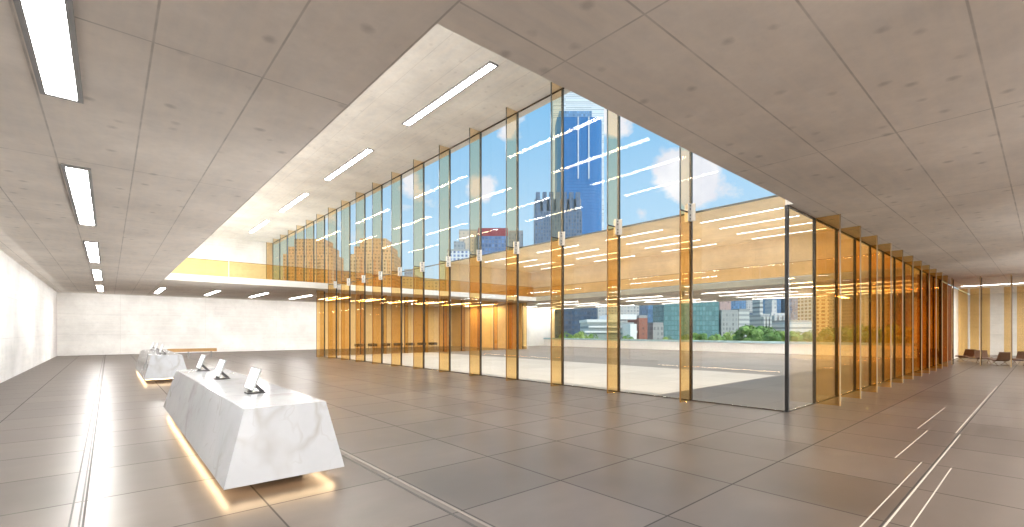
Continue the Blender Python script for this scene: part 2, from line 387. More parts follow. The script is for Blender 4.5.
# the wing's glass wall with amber fins
xsB = [11.76 + 1.65 * k for k in range(11)]
GB = 'amber fins of the low glass wall beside the corner post'
fb = None
for k, x in enumerate(xsB):
    lab = f'amber glass fin under the low ceiling, {ORD[k]} past the black corner post'
    fb = fin_low('amber_fin', (x, YG, 0), 0, lab, GB, M['amber_deep'], M['edge_lit']) if fb is None else fb
    if k: dup(fb, (x, YG, 0), None, lab)
xl = [XG + .05] + xsB
for k in range(len(xl)):
    x0 = xl[k] + .025; x1 = (xl[k + 1] if k + 1 < len(xl) else XE - .06) - .025
    pane_obj('glass_sheet', MB().box(x0, x1, YG - .008, YG + .008, .022, LO - .034), M['pane'],
             f'clear pane of the low amber finned wall, {ORD[k]} bay past the black corner post', 'panes of the low amber finned glass wall')
tag(MB().box(XE - .06, XE + .06, YG - .06, YG + .06, 0, LO - .004).build('corner_post', M['black'], None, 0.006), 'dark corner post where the wing glass meets its end wall', 'post')
# end wall of the wing
fe = None
yE = [2.9, 1.95, 1.0, .05]
for k, y in enumerate(yE):
    lab = f'edge-on amber fin of the end glass wall, {ORD[k]} from its dark corner post'
    if fe is None: fe = fin_low('amber_fin', (XE, y, 0), R(-90), lab, 'fins of the end glass wall', M['amber'], M['edge_lit'])
    else: dup(fe, (XE, y, 0), None, lab)
yl = [YG - .08] + yE + [-1.0]
for k in range(len(yl) - 1):
    pane_obj('glass_sheet', MB().box(XE - .008, XE + .008, yl[k + 1] + .03, yl[k] - .03, .022, LO - .034), M['pane'],
             f'clear pane of the end glass wall, {ORD[k]} from its dark corner post', 'panes of the end glass wall')
# rust panels just past the wing glass
t = thing('rust_partition', 'dark rust brown ribbed partition at the far end of the amber fins', 'partition', (26.9, 3.46, 0))
MB().box(0, 9.0, 0, .26, 0, LO - .004).build('panel', M['rust'], t)
rb = MB()
for i in range(36): rb.box(.05 + i * .25, .11 + i * .25, -.04, -.001, 0, LO - .005)
for i in range(2): rb.box(-.04, -.001, .04 + i * .13, .10 + i * .13, 0, LO - .005)
rb.build('rib', M['rust'], t)
for k, (a, b) in enumerate([(3.0, 3.4), (2.53, 2.9), (2.09, 2.41), (1.24, 1.54), (.55, 1.05)]):
    t = thing('amber_screen', f'upright amber glass screen behind the lounge chairs, {ORD[k]} from the rust partition', 'screen', (38.0, (a + b) / 2, 0), 0, 'amber screens behind the end glass wall')
    hw = (b - a) / 2
    MB().box(-.012, .012, -hw, hw, .03, LO - .01).build('panel', M['amber'], t)
    MB().box(-.03, .03, -hw, hw, 0, .03).build('floor_rail', M['edge'], t)

# far wing glass and balustrades
gf = None
for k in range(11):
    x = 11.2 + 1.65 * k
    lab = f'amber fin of the glass wall across the courtyard, {ORD[k]} from the tall courtyard glass'
    if gf is None: gf = fin_low('amber_fin', (x, YF, 0), 0, lab, 'amber fins across the courtyard', M['amber'], M['edge_amber'])
    else: dup(gf, (x, YF, 0), None, lab)
xf = [XG + .05] + [11.2 + 1.65 * k for k in range(11)]
for k in range(len(xf) - 1):
    pane_obj('amber_glass_sheet', MB().box(xf[k] + .03, xf[k + 1] - .03, YF - .008, YF + .008, .004, LO - .02), M['amber_deep'] if k % 3 else M['amber'],
             f'amber pane across the courtyard before the dark stools, {ORD[k]} from the tall courtyard glass', 'amber panes across the courtyard')
struct('wall_far_wing', MB().box(27.6, 27.7, YF + .1, YB - .01, 0, LO - .002), M['tan_wall'])
XB = [(2.06 + 2.667 * k, 2.667) for k in range(3)] + [(10.16 + 2.75 * k, 2.75) for k in range(6)]
for k, (x0, wd) in enumerate(XB):
    t = thing('glass_balustrade', f'amber glass balustrade panel on the far slab, {ORD[k]} along from the low ceiling edge', 'balustrade', (x0 + wd / 2, YSL + .05, LT), 0, 'amber balustrade panels on the far slab')
    h = wd / 2 - .02
    MB().box(-h, h, -.01, .01, .03, .82).build('panel', M['amber_soft' if k < 3 else 'amber'], t)
    MB().box(-h, h, -.02, .02, 0, .03).build('shoe', M['edge_amber'], t)
    MB().box(-h, h, -.014, .014, .82, .84).build('edge', M['edge_amber'], t)
for k in range(12):
    y0 = 4.1 + 3.1 * k
    t = thing('glass_balustrade', f'soft amber glass balustrade panel on the pavilion slab, {ORD[k]} counting from the amber fins', 'balustrade', (XP0 + .05, y0 + 1.53, LT), 0, 'balustrade panels on the pavilion slab')
    MB().box(-.01, .01, -1.53, 1.53, .03, .78).build('panel', M['amber_faint'], t)
    MB().box(-.02, .02, -1.53, 1.53, 0, .03).build('shoe', M['edge_white'], t)
    MB().box(-.014, .014, -1.53, 1.53, .78, .80).build('edge', M['edge_amber'], t)

# ------------------------------------------------------------------ strip lights, then added fill lamps
def strip(name, label, loc, group, length=5.0, wid=.33, mat='lamp', border=.045, rz=0.0):
    t = thing(name, label, 'ceiling light', loc, rz, group)
    h = length / 2; w = wid / 2; b = border
    f = MB().box(-w, -w + b, -h, h, -.035, 0).box(w - b, w, -h, h, -.035, 0).box(-w + b, w - b, -h, -h + b, -.035, 0).box(-w + b, w - b, h - b, h, -.035, 0)
    f.build('frame', M['frame'], t)
    MB().box(-w + b, w - b, -h + b, h - b, -.024, -.006).build('diffuser', M[mat], t)
    return t
PY = [-3.45 + 7.77 * k for k in range(6)]      # centres: -3.45, 4.32, 12.1, 19.9, 27.6, 35.4
PX = [-.37 + 2.72 * k for k in range(16)]
L0 = strip('strip_light', 'wide recessed strip light on the low ceiling, first of the row above the marble desks', (PX[0], PY[1], LO - .002), 'strip lights above the marble desks')
for k in range(2, 6):
    dup(L0, (PX[0], PY[k] + (0 if k < 5 else .6), LO - .002), None, f'recessed strip light on the low ceiling, {ORD[k - 1]} of the row above the marble desks')
for j in range(1, 11):
    lab = f'strip light under the far slab before the back wall, {ORD[j - 1]} across from the desk side'
    dup(L0, (PX[j] , 35.6, LO - .002), None, lab, 'strip lights under the far slab')
LU = strip('strip_light', 'strip light on the pale upper ceiling beside the tall fins, first along', (PX[3], PY[2] + .05, HI - .002), 'strip lights on the upper ceiling beside the tall fins', 4.9, .30)
for k in range(3, 6):
    dup(LU, (PX[3], PY[k] + .05, HI - .002), None, f'strip light on the pale upper ceiling beside the tall fins, {ORD[k - 2]} along')
LP = LQ = None
for j in range(11, 15):
    for k in range(1, 6):
        if PY[k] + 2.5 > YB: continue
        lab = f'thin strip light on the tan pavilion soffit, {ORD[j - 11]} row in, {ORD[k - 1]} along'
        p = (PX[j], PY[k] + .4 + (1.6 if k == 1 else 0), HI - .002)
        if LP is None: LP = strip('strip_light', lab, p, 'thin strip lights on the tan pavilion soffit', 5.0, .14, 'lamp_out', .012)
        else: dup(LP, p, None, lab, 'thin strip lights on the tan pavilion soffit')
        lab2 = f'thin strip light beneath the pavilion slab, {ORD[j - 11]} row in, {ORD[k - 1]} along'
        p2 = (PX[j], p[1] + (.5 if k == 1 else 0), LO - .002); g2 = 'thin strip lights beneath the pavilion slab'
        if LQ is None: LQ = strip('strip_light', lab2, p2, g2, 5.0, .14, 'lamp_low', .012)
        else: dup(LQ, p2, None, lab2, g2)
strip('strip_light', 'strip light in the end room above the lounge chairs', (35.5, .6, LO - .002), None, 5.0, .3)

def area(loc, sx, sy, power, col=(1, .97, .93), rot=(0, 0, 0)):  # makes the bare ceiling strips and the added fill lamps alike
    l = bpy.data.lights.new('area lamp', 'AREA'); l.shape = 'RECTANGLE'; l.size = sx; l.size_y = sy; l.energy = power; l.color = col
    o = bpy.data.objects.new('area_lamp', l); C.objects.link(o); o.location = loc; o.rotation_euler = rot; return o
STR = 62.0
PW = math.pi * 1.15 * STR
for j in range(0, 12, 1): area((PX[j], PY[0], LO - .03), .24, 4.9, PW * 1.2)
for j in (0, 1, 2):
    for k in range(1, 6): area((PX[j], PY[k] + .05, HI - .03), .25, 4.9, PW)

area((-1.85, 20.0, 3.96), .16, 42.0, 70, (1, .98, .95), (0, R(48), 0))           # added unseen fill brightening the left wall, back to the room
area((8.0, 40.2, 3.96), 19.0, .16, 110, (1, .98, .95), (R(48), 0, 0))  # added unseen fill for the lower back wall
area((4.0, 40.4, 8.5), 12.0, .16, 8, (1, .98, .95), (R(50), 0, 0))  # added unseen fill for the upper back wall
area((34.8, 35.0, 3.9), 5.8, .16, 60, (1, .98, .95), (R(66), 0, 0))  # added unseen fill for the white wall under the pavilion
area((-.2, 18.0, LT + .1), 3.0, 26.0, 600, (1, .97, .93), (math.pi, 0, 0))       # added unseen fill above the low slab, brightening the upper ceiling
area((6.0, 34.5, LT + .1), 6.0, 9.0, 40, (1, .97, .93), (math.pi, 0, 0))  # added unseen fill above the far slab
def aimed(loc, sx, sy, power, n, col=(1, .97, .93)):
    o = area(loc, sx, sy, power, col); o.data.spread = R(128); o.rotation_euler = Vector(n).to_track_quat('-Z', 'Y').to_euler(); return o
for yy in (8.0, 14.0, 20.0, 26.0): aimed((5.6, yy, .42), 3.0, 1.0, 92, (-.60, .46, .65))      # added unseen fill lamps just above the floor, lifting the low ceiling
aimed((1.0, -5.5, .5), 5.0, 2.0, 110, (-.25, .55, .80))  # added fill behind the camera for the low ceiling
for xx, pw in ((6.5, 75), (14.0, 150), (22.0, 230)): aimed((xx, -3.6, .5), 3.0, 1.5, pw, (.38, -.12, .91))  # added fill outside the view for the wing ceiling
area((37.0, -3.0, LO - .03), 9.0, .3, 1300, (1, .95, .87))  # added fill lamp to brighten the dim end room
area((XP0 + 6.2, 22.0, LT + .04), 10.5, 36.0, 560, (1, .88, .70), (math.pi, 0, 0))      # added unseen fill over the pavilion slab, brightening the tan soffit
# ------------------------------------------------------------------ marble desks
def desk(label, y0):
    t = thing('reception_desk', label, 'desk', (1.365, y0, 0), 0, 'marble reception desks')
    hb, ht, L = .565, .385, 6.3
    body = MB().frus((-hb, hb, 0, L), (-ht, ht, .06, L - .3), .13, .85)
    body.build('body', M['marble'], t, 0.004)
    MB().box(-hb + .30, hb - .30, .45, L - .35, 0, .128).build('plinth', M['plinth'], t)
    s = MB(); i = .045; w = .03
    s.box(-hb + i, -hb + i + w, i + .1, L - i - .1, .112, .128).box(hb - i - w, hb - i, i + .1, L - i - .1, .112, .128)
    s.box(-hb + i + w, hb - i - w, i + .08, i + .08 + w, .112, .128).box(-hb + i + w, hb - i - w, L - i - w, L - i, .112, .128)
    s.build('light_strip', M['glow'], t)['label'] = 'warm glowing light strip under the desk edge'
    return t
desk('long white marble desk with glowing base standing closest to the viewer', 4.98)
desk('smaller looking white marble desk with glowing base before the timber bench', 17.8)

def tablet(label, y):
    t = thing('screen_terminal', label, 'screen', (1.36, y, .8515), 0, None)
    bx0, bz0, bx1, bz1 = -.095, .045, -.005, .305       # slanted screen, seen from its face towards -x
    d = Vector((bx1 - bx0, 0, bz1 - bz0)).normalized(); n = Vector((-d.z, 0, d.x))
    def slab(o0, o1, hy, e0, e1):
        a = Vector((bx0, 0, bz0)) + d * e0; b = Vector((bx1, 0, bz1)) - d * e1
        P = [a + n * o0, b + n * o0, b + n * o1, a + n * o1]
        return MB().prof([(p.x, p.z) for p in P], -hy, hy)
    cs = slab(-.018, -.001, .225, 0, 0).build('casing', M['silver'], t, 0.003)
    slab(.0, .003, .213, .012, .012).build('display', M['screen'], t)['label'] = 'blank glowing white display'
    MB().box(-.12, .085, -.10, .10, 0, .012).build('base', M['darkgrey'], t, 0.004)
    st = MB().prof([(-.062, .11), (-.046, .15), (.08, .013), (.035, .013)], -.05, .05)
    st.build('strut', M['darkgrey'], t)
    MB().prof([(-.10, .013), (-.05, .013), (-.062, .05), (-.082, .055)], -.03, .03).build('foot', M['darkgrey'], t)
    return t
for y0, nm in ((4.98, 'the big marble desk'), (17.8, 'the marble desk by the timber bench')):
    for k, dy in enumerate((1.32, 3.52, 5.48)):
        pos = ('on the near end of ', 'midway along ', 'on the far end of ')[k]
        if y0 < 10 and k == 0: T0 = tablet('white lit screen ' + pos + nm, y0 + dy); T0['group'] = 'screens on the marble desks'
        else: dup(T0, (1.36, y0 + dy, .8515), None, 'white lit screen ' + pos + nm)

# timber bench
t = thing('timber_bench', 'long low golden timber bench before the pale back wall', 'bench', (3.75, 33.2, 0))
MB().box(-1.2, 1.2, -.24, .24, .38, .56).build('seat', M['oak'], t, 0.01)
for x in (-.95, -.2, .95): MB().box(x - .02, x + .02, -.2, .2, 0, .379).build('leg', M['frame'], t)

# dark stools across the courtyard
S0 = None
for k in range(7):
    x = 14.4 + 1.08 * k
    lab = f'dark stool inside the amber wing across the courtyard, {ORD[k]} of its row'
    if S0 is None:
        S0 = thing('square_stool', lab, 'stool', (x, 34.3, 0), 0, 'dark stools in the amber wing')
        MB().box(-.29, .29, -.27, .27, .42, .63).build('cushion', M['cushion'], S0, 0.03)
        for sx in (-1, 1):
            for sy in (-1, 1): MB().rod((sx * .24, sy * .22, 0), (sx * .24, sy * .22, .419), .014).build('leg', M['darkgrey'], S0)
    else: dup(S0, (x, 34.3, 0), None, lab)

# lounge chairs in the end room
def curve_slab(pts, th, hy):
    up, lo = [], []
    for i, p in enumerate(pts):
        a = Vector(pts[max(0, i - 1)]); b = Vector(pts[min(len(pts) - 1, i + 1)]); d = (b - a).normalized(); n = Vector((-d.y, d.x))
        up.append((p[0] + n.x * th, p[1] + n.y * th)); lo.append((p[0], p[1]))
    m = MB()
    for i in range(len(pts) - 1):
        m.prof([lo[i], lo[i + 1], up[i + 1], up[i]], -hy, hy)
    return m
CH = None
for (x, y, rz, lab) in [(31.25, 1.42, R(35), 'low tan lounge chair beside the end glass, lowest and alone before the white wall gap'),
                        (32.6, 2.02, R(200), 'tan lounge chair with upright back near the second end glass fin'),
                        (33.9, 2.78, R(150), 'small tan lounge chair deepest in the end room'),
                        (32.1, .78, R(160), 'tan lounge chair past the third end glass fin')]:
    if CH is None:
        CH = thing('lounge_chair', lab, 'chair', (x, y, 0), rz, 'tan lounge chairs in the end room')
        pts = [(.42, .36), (.30, .40), (.1, .345), (-.08, .30), (-.2, .31), (-.27, .37), (-.33, .50), (-.40, .66), (-.46, .80)]
        curve_slab(pts, .05, .30).build('shell', M['leather'], CH)
        for s in (-1, 1):
            lg = MB().rod((.36, s * .25, .012), (-.34, s * .25, .012), .012).rod((.30, s * .25, .012), (-.22, s * .25, .31), .012).rod((-.30, s * .25, .012), (.26, s * .25, .37), .012)
            lg.build('leg_frame', M['leather'], CH)
        CH.scale = (.8, .8, .8)
    else: dup(CH, (x, y, 0), rz, lab)

# ------------------------------------------------------------------ floor inlays
def inlay(x0, x1, y0, y1, mat='inlay', nm='trim_inlay'): struct(nm, MB().box(x0, x1, y0, y1, -.003, .0025), M[mat])
for (a, b, wd) in [(a, b, wd * .6) for a, b, wd in [((893.8, 526), (956, 434), .022), ((915, 526), (949, 467.7), .016), ((866, 526), (918.6, 462), .016), ((897, 458), (926, 430.5), .018), ((919.7, 428.7), (943.5, 407.4), .018), ((963, 434), (993, 386), .022)]]:
    p, q = gp(*a), gp(*b); ym = (p[1] + q[1]) / 2
    if a[1] > 500: p = (p[0] - 1.0, p[1])
    inlay(p[0], q[0], ym - wd / 2, ym + wd / 2)
for x in (-.245, -.185): inlay(x - .007, x + .007, YS + .2, YB - .3, 'groove', 'trim_groove')
inlay(2.25, 2.275, YS + .2, 8.0, 'groove', 'trim_groove'); inlay(2.335, 2.36, -4, 8.0, 'inlay_dull')

# ------------------------------------------------------------------ the city beyond
def FM(*a, **k): return facade(*a, **k)
FAC = dict(
    blue=FM('blue tower glass', (0.06, 0.18, 0.42), (0.07, 0.22, 0.50), 2.0, 3.6, .8, .78, .25, .08),
    crown=FM('white louvre', (0.80, 0.82, 0.84), (0.55, 0.60, 0.66), 40, 3.0, 1.0, .4),
    slate=FM('slate tower', (0.16, 0.20, 0.27), (0.10, 0.16, 0.26), 2.6, 3.4, .55, .7),
    bluegrey=FM('blue grey office', (0.17, 0.23, 0.36), (0.13, 0.22, 0.42), 3.0, 3.6, .7, .7),
    beige=FM('beige flank', (0.66, 0.54, 0.42), (0.45, 0.38, 0.32), 4.0, 3.4, .3, .4),
    greypl=FM('plain grey', (0.36, 0.38, 0.40), (0.28, 0.31, 0.35), 3.0, 3.4, .5, .5),
    white=FM('white flats', (0.74, 0.74, 0.76), (0.22, 0.27, 0.46), 3.2, 3.0, .55, .6),
    tan=FM('tan flats', (0.76, 0.46, 0.22), (0.46, 0.25, 0.10), 3.0, 3.1, .5, .5),
    yellow=FM('cream block', (0.72, 0.58, 0.36), (0.45, 0.36, 0.24), 3.5, 3.2, .5, .45),
    dark=FM('dark glass block', (0.09, 0.12, 0.17), (0.06, 0.10, 0.17), 2.4, 3.6, .8, .6),
    pod=FM('white podium', (0.76, 0.76, 0.74), (0.40, 0.44, 0.46), 50, 3.4, 1.0, .38),
    brick=FM('red brick', (0.42, 0.17, 0.12), (0.30, 0.14, 0.11), 3.0, 3.2, .4, .4),
    teal=FM('teal glass block', (0.13, 0.24, 0.25), (0.16, 0.31, 0.32), 2.2, 3.4, .82, .8, .25, .2),
    steel=FM('steel blue glass', (0.20, 0.32, 0.48), (0.17, 0.31, 0.52), 2.5, 3.4, .7, .75, .3),
    pink=FM('pink stone', (0.62, 0.42, 0.38), (0.50, 0.33, 0.31), 3.0, 3.4, .45, .5),
    stripe=FM('striped office', (0.70, 0.68, 0.64), (0.34, 0.34, 0.34), 50, 3.2, 1.0, .45),
    grid=FM('grey grid office', (0.46, 0.45, 0.43), (0.34, 0.34, 0.34), 2.2, 3.2, .5, .6),
    pale=FM('pale flats', (0.72, 0.68, 0.64), (0.48, 0.47, 0.49), 3.0, 3.0, .45, .5),
    resid=FM('cream residential tower', (0.78, 0.66, 0.52), (0.40, 0.30, 0.22), 2.8, 2.9, .5, .5),
    resid_b=FM('brown striped residential tower', (0.74, 0.60, 0.44), (0.34, 0.18, 0.09), 5.0, 3.0, .6, .55),
)
M['roof'] = plain('grey flat roof', (0.42, 0.41, 0.40), 0.8)
M['red'] = plain('dark red cladding', (0.30, 0.05, 0.06), 0.5)
ZG = -6.5
BOXES = []
def clear_depth(px0, px1, w, depth, pad=1.5):
    while True:
        u0, u1 = (px0 - CX) / F * w, (px1 - CX) / F * w
        hit = [q for q in BOXES if not (u1 + pad < q[0] or u0 - pad > q[1] or w + depth + pad < q[2] or w - pad > q[3])]
        if not hit: break
        w += 1.0
    BOXES.append((u0, u1, w, w + depth)); return w
def building(name, label, px0, px1, ytop, w, mat, depth=22.0, rot=0.0, crown=None, group='city buildings beyond the courtyard', dz=0):
    K = 2.5; depth = 26.0; rot = 0.0; w = clear_depth(px0, px1, w * K, depth, 5.0 if crown in ('bays', 'step') else 1.0)
    cx, cy = at((px0 + px1) / 2, w)
    wid = (px1 - px0) / F * w; hgt = EYE + (HY - ytop) * w / F - ZG
    t = thing(name, label, 'building', (cx, cy, ZG), -YAW + rot, group)
    h = wid / 2
    body = MB()
    if crown == 'round':
        k = 8; pts = [(-h, 0), (h * .45, 0)] + [(h * .45 + h * .55 * math.sin(i * math.pi / 2 / k), h * .55 * (1 - math.cos(i * math.pi / 2 / k))) for i in range(1, k + 1)] + [(h, depth), (-h, depth)]
        body.prism(pts, 0, hgt)
    else: body.box(-h, h, 0, depth, 0, hgt)
    body.build('walls', FAC[mat], t)
    e = -.15
    if crown in (None, 'flat', 'plant'):
        MB().box(-h - e, h + e, -e, depth + e, hgt + .01, hgt + 1.5).build('roof', M['roof'], t)
    if crown == 'plant':
        MB().box(-h * .5, h * .4, depth * .25, depth * .7, hgt + 1.5, hgt + 9.0).build('plant_room', FAC['greypl'], t)
    if crown == 'red':
        MB().box(-h, h, 0, depth, hgt + .01, hgt + 8.0 / F * w).build('roof', M['red'], t)['label'] = 'dark red top storey'
    if crown == 'teeth':
        tb = MB(); n = 7
        for i in range(n): tb.box(-h + wid * (i + .15) / n, -h + wid * (i + .75) / n, 0, 6, hgt + .01, hgt + 18)
        tb.build('roof_rib', FAC['slate'], t)
        MB().box(-h, h, 6.1, depth, hgt + .01, hgt + 13).build('plant_room', FAC['greypl'], t)
    if crown == 'step':
        for i, f in enumerate((.86, .6)):
            MB().box(-h * f, h * f, depth * .1, depth * .9, hgt + .01 + i * 7.0, hgt + 7.0 + i * 7.0).build('roof_tier', FAC[mat], t)
        for s in (-1, 0, 1): MB().box(s * h * .6 - h * .12, s * h * .6 + h * .12, -2.6, -.01, 0, hgt - 5).build('bay', FAC[mat], t)
    if crown == 'bays':
        for s in (-.66, 0, .66): MB().box(h * s - h * .2, h * s + h * .2, -3.4, -.01, 0, hgt - 2).build('bay', FAC[mat], t)
        MB().box(-h * .35, h * .35, depth * .2, depth * .6, hgt + .01, hgt + 11).build('plant_room', FAC[mat], t)
    if crown == 'round':
        MB().box(-h * .9, h * .5, depth * .1, depth * .8, hgt + .01, hgt + 8.5).build('plant_room', FAC['steel'], t)
        for s in (-.1, .35): MB().box(h * s - .7, h * s + .7, -1.2, -.01, hgt * .72, hgt).build('mullion', FAC['crown'], t)
    return t
B = building
B('office_tower', 'tall deep blue glass tower rising above the tan pavilion roof', 557, 604, 117, 220, 'blue', 30, R(-6), 'round')
B('office_tower', 'white louvred tower crown behind the deep blue tower', 553, 604, 60, 290, 'crown', 30, R(-6), 'flat')
B('office_tower', 'slate tower with toothed roof standing before the deep blue tower', 535, 582, 211, 175, 'slate', 18, R(4), 'teeth')
B('office_block', 'blue grey office block topped by a dark red storey', 478, 508, 236, 170, 'bluegrey', 18, 0, 'red')
B('office_block', 'plain beige slab flank beside the red topped office block', 459, 477.3, 231, 172, 'beige', 18, 0, 'flat')
B('office_block', 'plain grey slab on the tower side of the red topped block', 508.8, 523, 232, 174, 'greypl', 18, 0, 'flat')
B('apartment_tower', 'slim white apartment tower with blue windows above the far balustrade', 447, 470, 251, 150, 'white', 16, R(8), 'plant')
B('apartment_tower', 'stepped orange tan apartment tower seen between the tall fins above the far slab', 350, 394, 254, 160, 'tan', 18, R(3), 'step')
B('apartment_tower', 'stepped orange tan apartment tower showing beside the upper back wall', 283, 333, 254, 165, 'tan', 18, R(3), 'step')
B('low_block', 'low cream block above the far balustrade beside the slim white tower', 398, 417, 277, 190, 'yellow', 16, 0, 'plant')
B('low_block', 'low cream block peeping over the far balustrade between tan and white towers', 419, 446, 281, 180, 'yellow', 16, 0, 'flat')
B('low_block', 'broad pale low block between the two orange tan towers', 333.5, 349.5, 272, 185, 'yellow', 16, 0, 'flat')
B('office_block', 'dark glass office block seen under the pavilion slab', 536, 597, 284, 140, 'dark', 20, R(3), 'flat')
B('office_block', 'pale grey block filling behind the layered white hall', 598, 646, 292, 175, 'pale', 20, 0, 'plant')
B('office_block', 'steel blue glass block next to the teal glass block', 648, 663.5, 290, 150, 'steel', 20, 0, 'flat')
B('office_block', 'wide teal glass block with vertical fins', 664, 719, 277, 130, 'teal', 20, R(3), 'flat')
B('office_block', 'low grey block under the steel blue glass block', 653, 663.5, 325, 112, 'grid', 8, 0, 'flat')
B('office_tower', 'pink stone tower beside the teal glass block', 720, 731, 297, 190, 'pink', 14, R(45), 'plant')
B('office_block', 'steel blue tower behind the grey grid office', 731, 746, 271, 230, 'steel', 20, 0, 'flat')
B('office_block', 'grey grid office with flat top before the steel blue tower', 721.5, 738.5, 312, 125, 'grid', 14, 0, 'flat')
B('office_block', 'office with pale horizontal stripes behind the trees', 739, 749.5, 311, 126, 'stripe', 14, 0, 'flat')
B('office_tower', 'pale tower behind the striped office', 746.5, 762, 270, 240, 'pale', 20, 0, 'plant')
B('office_block', 'dark squat block behind the round tree', 750, 759.5, 313, 150, 'slate', 12, 0, 'flat')
B('office_tower', 'grey blue tower with flat top above the pavilion slab', 762.5, 770, 266, 260, 'greypl', 18, 0, 'flat')
B('office_tower', 'teal blue tower beside the black corner post', 767, 781, 280, 210, 'steel', 18, R(5), 'flat')
B('apartment_block', 'white stepped apartment block behind the round tree', 760.5, 770, 314, 135, 'stripe', 12, 0, 'bays')
B('apartment_block', 'white apartment block crowding the black corner post', 771, 785, 313, 140, 'pale', 12, 0, 'bays')
B('apartment_tower', 'pinkish pale tower just past the black corner post', 786, 803, 272, 200, 'pale', 18, 0, 'bays')
B('apartment_block', 'low white block past the black corner post', 790, 812, 322, 130, 'pod', 14, 0, 'flat')
B('office_tower', 'slim blue white tower before the first amber fin', 804, 816, 291, 190, 'steel', 16, R(10), 'plant')
B('apartment_tower', 'brown striped residential tower seen through the first amber fin', 817.5, 829, 296, 150, 'resid_b', 14, R(4), 'plant')
res = [(829.5, 836, 262, 190, 'resid'), (835.5, 842, 290, 160, 'resid'), (842.5, 848, 276, 180, 'resid_b'), (848.5, 856, 270, 170, 'resid'),
       (856.5, 862, 282, 160, 'resid'), (862.5, 872, 266, 165, 'resid'), (872.5, 880, 274, 185, 'resid_b'), (880.5, 890, 262, 170, 'resid'),
       (891, 900, 278, 175, 'greypl'), (901, 918, 285, 160, 'slate')]
for k, (a, b, yt, w, mt) in enumerate(res):
    kd = {'resid': 'cream residential tower', 'resid_b': 'brown striped residential tower', 'greypl': 'plain grey tower', 'slate': 'slate grey tower'}[mt]
    B('apartment_tower', f'{kd} behind the amber fins, {ORD[k + 1]} past the first amber fin', a, b, yt, w, mt, 14, R(3 * (k % 3)), ('bays', 'plant')[k % 2])
# layered white hall and its brick neighbour
WH = 262.0
BOXES.append(((582 - CX) / F * WH, (638 - CX) / F * WH, WH - 16, WH + 34))
cx, cy = at(612, WH)
t = thing('white_hall', 'layered white modern hall seen under the pavilion slab', 'building', (cx, cy, ZG), -YAW, 'city buildings beyond the courtyard')
q = WH / F
MB().box(-24 * q, 22 * q, 0, 30, 0, 13.0).build('walls', FAC['pod'], t)
for (x0, x1, z0, z1) in [(-26, 6, 13.01, 14.6), (-4, 23, 14.61, 17.4), (-24, 12, 10.0, 11.0), (-28, 24, 7.2, 8.2)]:
    MB().box(x0 * q, x1 * q, -3.4, (26 if z0 > 12 else -.01), z0, z1).build('terrace_slab', M['parapet'], t)
MB().prism([(12 * q, -14), (22 * q, -5), (23 * q, -3.5), (9 * q, -3.5)], 0, 12.0).build('angled_wing', M['parapet'], t)
B('brick_block', 'narrow red brick block beside the layered white hall', 639, 647.5, 318, 104, 'brick', 8, 0, 'flat')

# trees beyond the parapet
def foliage_mat(name, a, b):
    g = G(name); n = g.noise(g.obj(), 3.0, 5, 0.7); return g.pbr(g.mix(g.rng(n, .35, .68), a, b), .7, 0, .2)
FOL = [foliage_mat('mid green leaves', (.09, .19, .04), (.30, .46, .13)), foliage_mat('dark green leaves', (.06, .15, .035), (.22, .36, .10)), foliage_mat('yellow green leaves', (.15, .24, .05), (.42, .52, .15))]
M['bark'] = plain('brown bark', (.10, .065, .04), .9)
def crown_mesh(rx, rz, seed):
    rr = random.Random(seed); bm = bmesh.new()
    for i in range(16):
        a, e = rr.uniform(0, 6.283), rr.uniform(-.9, 1.0); r = rr.uniform(.35, .75)
        c = Vector((math.cos(a) * rx * r, math.sin(a) * rx * r, e * rz * .62))
        s = rr.uniform(.32, .5)
        bmesh.ops.create_icosphere(bm, subdivisions=2, radius=1.0, matrix=Matrix.Translation(c) @ Matrix.Diagonal((rx * s, rx * s, rz * s * .9, 1)))
    for v in bm.verts: v.co += Vector((rr.uniform(-1, 1), rr.uniform(-1, 1), rr.uniform(-1, 1))) * rx * .07
    for i in range(700):
        a, e = rr.uniform(0, 6.283), rr.uniform(-1, 1); k = math.sqrt(max(0, 1 - e * e)) * rr.uniform(.7, 1.05)
        c = Vector((math.cos(a) * rx * k, math.sin(a) * rx * k, e * rz * rr.uniform(.85, 1.05)))
        d1 = Vector((rr.uniform(-1, 1), rr.uniform(-1, 1), rr.uniform(-1, 1))).normalized() * rx * .07; d2 = d1.orthogonal().normalized() * rx * .05
        bm.faces.new([bm.verts.new(c + d1), bm.verts.new(c + d2), bm.verts.new(c - d1), bm.verts.new(c - d2)])
    me = bpy.data.meshes.new('crown'); bm.to_mesh(me); bm.free(); return me
def tree(label, px, ytop, wpx, w, f, group='trees beyond the parapet'):
    hw = wpx * .62; dp = wpx * 1.3 / F * w; w = clear_depth(px - hw, px + hw, w, dp, 0.1) + dp / 2
    x, y = at(px, w); zt = EYE + (HY - ytop) * w / F; rx = wpx / 2 / F * w; rz = max(rx * .85, 1.6)
    t = thing('leafy_tree', label, 'tree', (x, y, ZG), random.uniform(0, 6), group)
    zc = zt - ZG - rz
    me = crown_mesh(rx, rz, int(px)); me.materials.append(FOL[f])
    o = bpy.data.objects.new('crown', me); C.objects.link(o); o.parent = t; o.location = (0, 0, zc)
    m = MB(); m.rod((0, 0, 0), (0, 0, zc), .16 + .02 * rx, 8)
    m.build('trunk', M['bark'], t)
